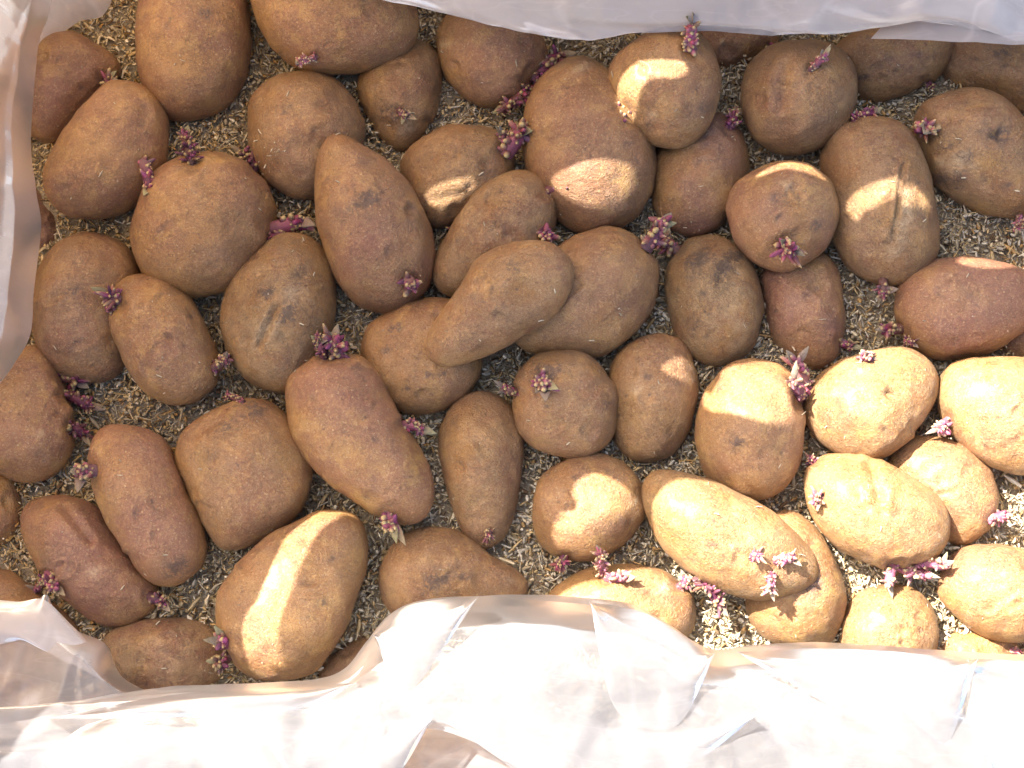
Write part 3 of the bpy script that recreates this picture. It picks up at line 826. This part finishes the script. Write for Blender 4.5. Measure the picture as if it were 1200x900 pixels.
chips('splinters', pos, np.c_[np.where(big, rng.uniform(.003, .006, n), rng.uniform(.0007, .002, n)), np.where(big, rng.uniform(.0006, .0014, n), rng.uniform(.0004, .001, n)), np.full(n, .0003)],
      rng.uniform(0, 6.28, n), rng.normal(0, .15, n), np.tile(np.array([[.62, .52, .36]]), (n, 1)) * rng.uniform(.7, 1.2, (n, 1)),
      'tiny pale splinters and crumbs scattered over the potato skins')

# ------------------------------------------------------------------ plastic film
def cr_open(pts, n):
    p = np.array(pts, float); m = len(p)
    t = np.linspace(0, m - 1, n); i = np.minimum(t.astype(int), m - 2); f = (t - i)[:, None]
    g = lambda k: p[np.clip(k, 0, m - 1)]
    p0, p1, p2, p3 = g(i - 1), g(i), g(i + 1), g(i + 2)
    return .5 * (2 * p1 + (p2 - p0) * f + (2 * p0 - 5 * p1 + 4 * p2 - p3) * f ** 2 + (-p0 + 3 * p1 - 3 * p2 + p3) * f ** 3)

from mathutils.geometry import delaunay_2d_cdt
_facets = {}
def facet(u, v, seed, spacing):
    """height of a sheet creased into flat facets: random points, random heights, triangulated"""
    k = (seed, spacing)
    if k not in _facets:
        rs = random.Random(int(seed * 100) + int(spacing * 1e4))
        nn = int((1.5 / spacing) ** 2)
        pts = [Vector((rs.uniform(-.75, .75), rs.uniform(-.75, .75))) for _ in range(nn)]
        pts += [Vector(p) for p in ((-1, -1), (1, -1), (1, 1), (-1, 1))]
        vv, ee, ff, *_ = delaunay_2d_cdt(pts, [], [], 0, 1e-6)
        _facets[k] = BVHTree.FromPolygons([(p.x, p.y, rs.random()) for p in vv], [tuple(f) for f in ff])
    h = _facets[k].ray_cast(Vector((u, v, 5)), Vector((0, 0, -1)))[0]
    return h.z if h is not None else .5
def crumple(x, y, seed, amp, ang, sc=1.0):
    ca, sa = math.cos(ang), math.sin(ang)
    u, v = x * ca + y * sa, -x * sa + y * ca
    q = Vector((u * 9 * sc, v * 3.2 * sc, seed))
    a = abs(noise.noise(q)) * 2
    q2 = Vector((u * 22 * sc, v * 9 * sc, seed + 7))
    b = abs(noise.noise(q2 + Vector((noise.noise(q) * 1.2, 0, 0)))) * 2
    q3 = Vector((x * 50 * sc, y * 42 * sc, seed + 17))
    c = abs(noise.noise(q3))
    wq = .02 * noise.noise(Vector((x * 8, y * 8, seed)))
    return amp * (.45 * a + .1 * b + .9 * facet(u * 1.0 + wq, v * .5, seed, .06) + .30 * facet(u + wq, v * .75 - wq, seed, .024) + .07 * facet(u * .9, v * .9, seed, .011))

def film(name, rows, mat, seed, amp=.012, ang=0, nu=150, nv=70, label='', cat='plastic film', parent=None, edge_amp=.15, group=None, sc=1.0):
    """rows: polylines of (px,py,z) from the visible hem outward"""
    R_ = [cr_open([tuple(P(a, b, c)) for a, b, c in r], nu) for r in rows]
    G = np.array(R_)                       # rows x nu x 3
    S = np.array([cr_open(G[:, i], nv) for i in range(nu)])   # nu x nv x 3
    V = []
    for i in range(nu):
        for j in range(nv):
            x, y, z = S[i, j]
            w = edge_amp + (1 - edge_amp) * min(1, j / (nv * .25))
            dz_ = crumple(x, y, seed, amp, ang, sc) * w
            e = noise.noise(Vector((x * 60, y * 60, seed))) * .0012
            V.append((x + e * .4, y + e * .4, z + dz_))
    F = [(i * nv + j, (i + 1) * nv + j, (i + 1) * nv + j + 1, i * nv + j + 1) for i in range(nu - 1) for j in range(nv - 1)]
    loc = None if parent is not None else V[(nu // 2) * nv]
    o = mesh_obj(name, V, F, mat, parent, loc=loc)
    if parent is None: tag(o, label, cat, group)
    return o

FILM = film_material('milky_film', clear=.19)
FILM2 = film_material('milky_film_thin', clear=.38, seedoff=3.1)
FILM3 = film_material('milky_film_sunlit', tint=(.35, .342, .337), clear=.48, seedoff=5.7)
# the liner: one empty, its hanging folds as children
liner = bpy.data.objects.new('plastic_liner', None); COL.objects.link(liner)
tag(liner, 'crumpled milky white plastic sheeting folded over the box rim around the potatoes', 'plastic liner')
def fold(rows, mat, seed, lab=None, **k):
    o = film('liner_fold', rows, mat, seed, parent=liner, **k)
    if lab: o['label'] = lab
    return o
# left side
fold([[(62,-20,.06),(58,20,.062),(46,60,.064),(38,170,.066),(44,220,.066),(50,270,.066),(42,340,.068),(38,392,.070),(18,428,.074),(-6,462,.078)],
      [(40,-20,.075),(36,40,.078),(26,90,.08),(18,170,.08),(22,260,.08),(20,330,.082),(10,380,.084),(-4,415,.088),(-30,450,.09)],
      [(-10,-30,.10),(-20,120,.105),(-25,260,.105),(-40,380,.11),(-70,470,.11)],
      [(-60,-30,.09),(-80,120,.09),(-80,260,.09),(-90,380,.09),(-110,470,.09)]], FILM, 1.0, 'translucent left fold hanging in vertical pleats', amp=.024, ang=0.05, nv=110, nu=220)
# upper left corner, thin
fold([[(50,120,.035),(58,60,.035),(90,28,.035),(122,18,.035),(140,-20,.035)],
      [(20,100,.06),(30,40,.06),(60,0,.06),(90,-20,.06),(110,-50,.06)],
      [(-30,80,.09),(-20,0,.09),(20,-40,.09),(60,-60,.09),(90,-80,.09)]], FILM2, 2.0, amp=.008, ang=.7, nu=70, nv=40)
# top side: hem folded under, then up and away
fold([[(250,-70,.075),(500,-50,.075),(760,-40,.075),(1000,-30,.075),(1240,-30,.075)],
      [(300,-40,.072),(480,8,.072),(680,40,.072),(900,32,.072),(1240,40,.072)],
      [(330,-8,.073),(380,4,.073),(480,19,.073),(560,33,.073),(640,50,.073),(690,54,.073),(740,46,.073),(800,38,.073),(880,41,.073),(950,52,.073),(1040,44,.073),(1110,40,.073),(1160,54,.073),(1240,56,.073)],
      [(330,-28,.085),(480,-4,.085),(690,28,.085),(950,26,.085),(1240,30,.085)],
      [(320,-70,.10),(480,-50,.10),(690,-40,.10),(950,-40,.10),(1240,-40,.10)],
      [(300,-130,.09),(480,-120,.09),(690,-120,.09),(950,-120,.09),(1240,-120,.09)]], FILM2, 3.0, 'greyish pink fold drooping over the potatoes along the top', amp=.024, ang=1.35, nu=240, nv=80, edge_amp=.5)
# second overlapping wedge on the top right
fold([[(1020,46,.084),(1045,18,.084),(1065,-2,.084),(1110,-40,.084)],
      [(1150,54,.086),(1130,30,.088),(1130,0,.088),(1150,-40,.088)],
      [(1260,54,.086),(1260,30,.088),(1260,0,.088),(1260,-40,.088)]], FILM2, 4.0, amp=.006, ang=.4, nu=60, nv=60)
# lower left corner
fold([[(-40,700,.085),(10,704,.085),(40,706,.085),(55,697,.086),(66,716,.084),(90,738,.084),(125,755,.082),(137,782,.082),(150,798,.082),(182,814,.082),(220,830,.08)],
      [(-40,740,.088),(30,745,.09),(60,760,.09),(90,780,.09),(120,800,.088),(150,820,.086),(200,850,.084)],
      [(-60,850,.09),(20,855,.09),(80,860,.09),(120,865,.088),(160,875,.088),(200,890,.086)],
      [(-80,960,.07),(0,960,.07),(80,960,.07),(140,960,.07),(200,960,.07)]], film_material('clear_corner_film', tint=(.7, .67, .66), clear=.62, seedoff=4.4), 5.0, 'see-through pointed fold in the lower left corner', amp=.014, ang=-.7, nu=110, nv=60)
fold([[(-40,702,.092),(20,705,.092),(52,703,.093),(80,728,.092),(112,762,.09),(126,796,.09)],
      [(-40,735,.096),(20,742,.098),(60,762,.097),(90,776,.096),(112,786,.093),(126,797,.09)],
      [(-40,765,.094),(20,752,.094),(40,750,.094),(60,765,.094),(100,785,.093),(124,799,.089)]], FILM2, 12.0, amp=.006, ang=-.7, nu=80, nv=30)
# bottom, two overlapping layers
BE = [(-40,858,.10),(0,846,.10),(60,829,.10),(130,814,.10),(200,805,.10),(300,800,.10),(370,796,.10),(405,783,.10),(430,752,.10),(455,722,.10),(490,705,.10),(560,699,.10),(620,697,.10),(690,701,.10),(745,710,.10),(785,733,.10),(830,761,.10),(880,756,.10),(950,753,.10),(1040,757,.10),(1120,764,.10),(1240,768,.10)]
def sh(e, dx, dy, z): return [(a + dx * 0, b + dy, z) for a, b, c in e]
fold([BE, [(a, 800 + (b - 800) * .45 + 14, .112) for a, b, c in BE], [(a, 838 + (b - 800) * .1 - 14 * math.exp(-((a - 514) / 60) ** 2), .122) for a, b, c in BE],
 [(a, 985 - 150 * max(0, 1 - abs(a - 514) / 170) ** .8, .126) for a, b, c in BE]],
     FILM3, 6.0, 'broad glaring white fold along the bottom', amp=.026, ang=.9, nu=260, nv=110, edge_amp=.12)
fold([[(a, b + 4 + 5 * math.sin(a * .021), .104) for a, b, c in BE],
      [(-40,890,.134),(120,880,.134),(280,850,.134),(400,830,.134),(460,810,.134),(512,800,.134),(600,780,.134),(700,790,.134),(800,815,.134),(900,815,.134),(1050,815,.134),(1240,820,.134)],
      [(-40,985,.134),(120,985,.134),(280,960,.134),(400,935,.134),(470,900,.134),(514,846,.134),(590,888,.134),(680,930,.134),(800,950,.134),(900,935,.134),(1050,915,.134),(1240,930,.134)]],
     FILM3, 8.0, amp=.022, ang=.2, nu=200, nv=80, edge_amp=.3)

WED = [
 ([(60,842),(200,815),(330,806),(420,800)], [(150,850),(260,838),(360,830),(440,812)]),
 ([(440,745),(475,712),(520,703),(560,702)], [(430,830),(470,810),(500,790),(545,800)]),
 ([(690,706),(748,716),(800,745),(835,766)], [(660,800),(720,830),(790,850),(850,830)]),
 ([(860,764),(960,760),(1060,765),(1140,772)], [(930,800),(1010,850),(1090,890),(1200,910)]),
 ([(600,830),(700,850),(790,858),(880,840)], [(640,890),(720,905),(800,900),(900,880)]),
 ([(1130,772),(1200,775),(1260,778),(1300,780)], [(1060,860),(1140,880),(1200,905),(1280,915)]),
 ([(300,846),(380,850),(450,838),(508,842)], [(330,950),(390,960),(440,950),(462,910)]),
]
for wi, (wa, wb) in enumerate(WED):
    wb = [wa[0]] + wb[1:-1] + [wa[-1]]
    fold([[(a, b, .142) for a, b in wa], [((a + c) / 2, (b + d_) / 2, .150) for (a, b), (c, d_) in zip(wa, wb)], [(a, b, .146) for a, b in wb]],
         FILM3, 20.0 + wi, amp=.012, ang=.4 * wi, nu=70, nv=50, edge_amp=.5)
fold([[(400,835,.120),(514,828,.121),(620,835,.120),(700,850,.120)],
      [(380,900,.119),(514,882,.119),(620,890,.119),(720,900,.119)],
      [(360,985,.118),(514,985,.118),(620,985,.118),(740,985,.118)]],
     film_material('clear_film', tint=(.6, .58, .56), clear=.5, seedoff=9.0), 11.0, 'thin clear patch of film with brown showing through', amp=.006, ang=.1, nu=60, nv=40)

# ------------------------------------------------------------------ the box
def box_mesh(x0, x1, y0, y1, z0, z1):
    v = [(x0,y0,z0),(x1,y0,z0),(x1,y1,z0),(x0,y1,z0),(x0,y0,z1),(x1,y0,z1),(x1,y1,z1),(x0,y1,z1)]
    return v, [(3,2,1,0),(4,5,6,7),(0,1,5,4),(1,2,6,5),(2,3,7,6),(3,0,4,7)]
bx_ = bpy.data.objects.new('cardboard_box', None); COL.objects.link(bx_); bx_.location = (0, 0, -.028)
tag(bx_, 'shallow brown cardboard box holding the sawdust, hidden under the folded plastic', 'box')
def panel(nm, *a):
    v, f = box_mesh(*a); v = [(p[0], p[1], p[2] + .028) for p in v]
    return mesh_obj(nm, v, f, CARD, bx_, smooth=False)
panel('side_panel', X0 - .008, X0, Y0, Y1, -.027, .085)
panel('side_panel', X1, X1 + .008, Y0, Y1, -.027, .085)
panel('end_panel', X0 - .008, X1 + .008, Y1, Y1 + .008, -.027, .085)
panel('end_panel', X0 - .008, X1 + .008, Y0 - .008, Y0, -.027, .090)
panel('base_panel', X0, X1, Y0, Y1, -.027, -.021)
panel('rim_flap', X0 - .008, X1 + .008, Y0 - .09, Y0 - .009, .084, .089)

def gobo_material():
    k = NT('gobo_sheet')
    v = k.n('ShaderNodeTexCoord').outputs['Object']
    n = k.noise(v, 20, 5)
    c = k.mix(n, (.52, .41, .30), (.60, .47, .35))
    m = k.n('ShaderNodeMixShader', {0: .5, 1: k.n('ShaderNodeBsdfDiffuse', {0: c}).outputs[0], 2: k.n('ShaderNodeBsdfTranslucent', {0: c}).outputs[0]})  # half translucent, so the added sheet passes warm fill light
    k.t.links.new(m.outputs[0], k.out.inputs[0])
    return k.m
# ------------------------------------------------------------------ an added, unseen lid that shades the box, holes cut to shape the sun patches
NS = np.array(TOSUN)
DL = 0.50
def to_gobo(px, py, z=.055):
    p = P(px, py, z)
    t = DL - p @ NS
    return p + NS * t
e1 = np.cross([0, 0, 1.0], NS); e1 /= np.linalg.norm(e1); e2 = np.cross(NS, e1)
OL = NS * DL
def uv(px, py, z=.055, skin=False):
    q = to_gobo(px, py, z)
    if skin:
        h = ALL.ray_cast(Vector(CAM), Vector(ray(px, py)).normalized())[0]
        if h is not None:
            p = np.array(h); q = p + NS * (DL - p @ NS)
    q = q - OL
    return (q @ e1, q @ e2)
EDGE = [(1420,330),(1260,388),(1150,413),(1100,416),(1060,398),(1010,404),(965,425),(940,452),(941,500),(938,548),(900,580),(860,566),(800,568),(770,592),(745,640),(690,662),(640,676),(560,700),(470,716),(420,752),(380,792),(300,826),(235,870),(200,960),(120,1120),(40,1250)]
OUT = [(-260,-260),(-900,-260),(-900,930)]
outer = [uv(*p) for p in EDGE] + [uv(-330, 1250), uv(-330, -200), uv(1420, -200)]
HOLES = [
 [(823,470),(832,448),(855,430),(900,424),(934,436),(940,452),(930,492),(895,494),(860,484),(835,482)],
 [(724,118),(725,98),(735,82),(750,72),(775,70),(800,73),(806,84),(790,91),(768,91),(756,98),(749,110),(746,130),(740,142),(730,135)],
 [(646,212),(668,196),(700,187),(735,192),(752,206),(740,224),(712,240),(684,240),(660,228)],
 [(498,230),(520,214),(552,208),(556,218),(538,236),(514,244)],
 [(992,243),(1003,226),(1030,213),(1054,208),(1054,226),(1032,238),(1012,248),(1004,258)],
 [(1059,222),(1070,216),(1082,228),(1090,244),(1072,240),(1060,242)],
 [(776,432),(798,418),(814,430),(817,448),(800,446)],
 [(886,208),(902,196),(925,190),(952,196),(968,212),(948,203),(920,198)],
 [(398,590),(372,602),(348,618),(333,634),(316,668),(303,700),(288,722),(284,742),(290,772),(306,797),(338,796),(328,762),(326,735),(341,692),(357,652),(376,620),(400,604)],
 [(1122,306),(1150,290),(1190,280),(1220,284),(1215,308),(1160,314)],
 [(672,572),(690,556),(716,560),(742,580),(752,600),(738,622),(712,648),(670,648),(648,632),(655,604),(676,596)],
]
loops = [[Vector(p) for p in outer]] + [[Vector(uv(p[0], p[1], skin=True)) for p in smooth_closed(h, 6)] for h in HOLES]
vin, ein = [], []
for lp in loops:
    b0 = len(vin); vin += lp
    ein += [(b0 + q, b0 + (q + 1) % len(lp)) for q in range(len(lp))]
cv, ce, cf, *_ = delaunay_2d_cdt(vin, ein, [], 0, 1e-5)
def inside(p, lp):
    c = False
    for q in range(len(lp)):
        a, b = lp[q], lp[q - 1]
        if (a.y > p.y) != (b.y > p.y) and p.x < (b.x - a.x) * (p.y - a.y) / (b.y - a.y) + a.x: c = not c
    return c
kf = []
for f in cf:
    m_ = sum((cv[q] for q in f), Vector((0, 0))) / len(f)
    if inside(m_, loops[0]) and not any(inside(m_, lp) for lp in loops[1:]): kf.append(tuple(f))
lm = bpy.data.meshes.new('sun_gobo')
lm.from_pydata([(v.x, v.y, 0) for v in cv], [], kf)
gobo = bpy.data.objects.new('sun_gobo', lm); COL.objects.link(gobo)
lm.materials.clear(); lm.materials.append(gobo_material())
M = Matrix(((e1[0], e2[0], NS[0], OL[0]), (e1[1], e2[1], NS[1], OL[1]), (e1[2], e2[2], NS[2], OL[2]), (0, 0, 0, 1)))
gobo.matrix_world = M
tag(gobo, 'added unseen lid with torn gaps standing beyond the upper left, shading the potatoes', 'gobo')
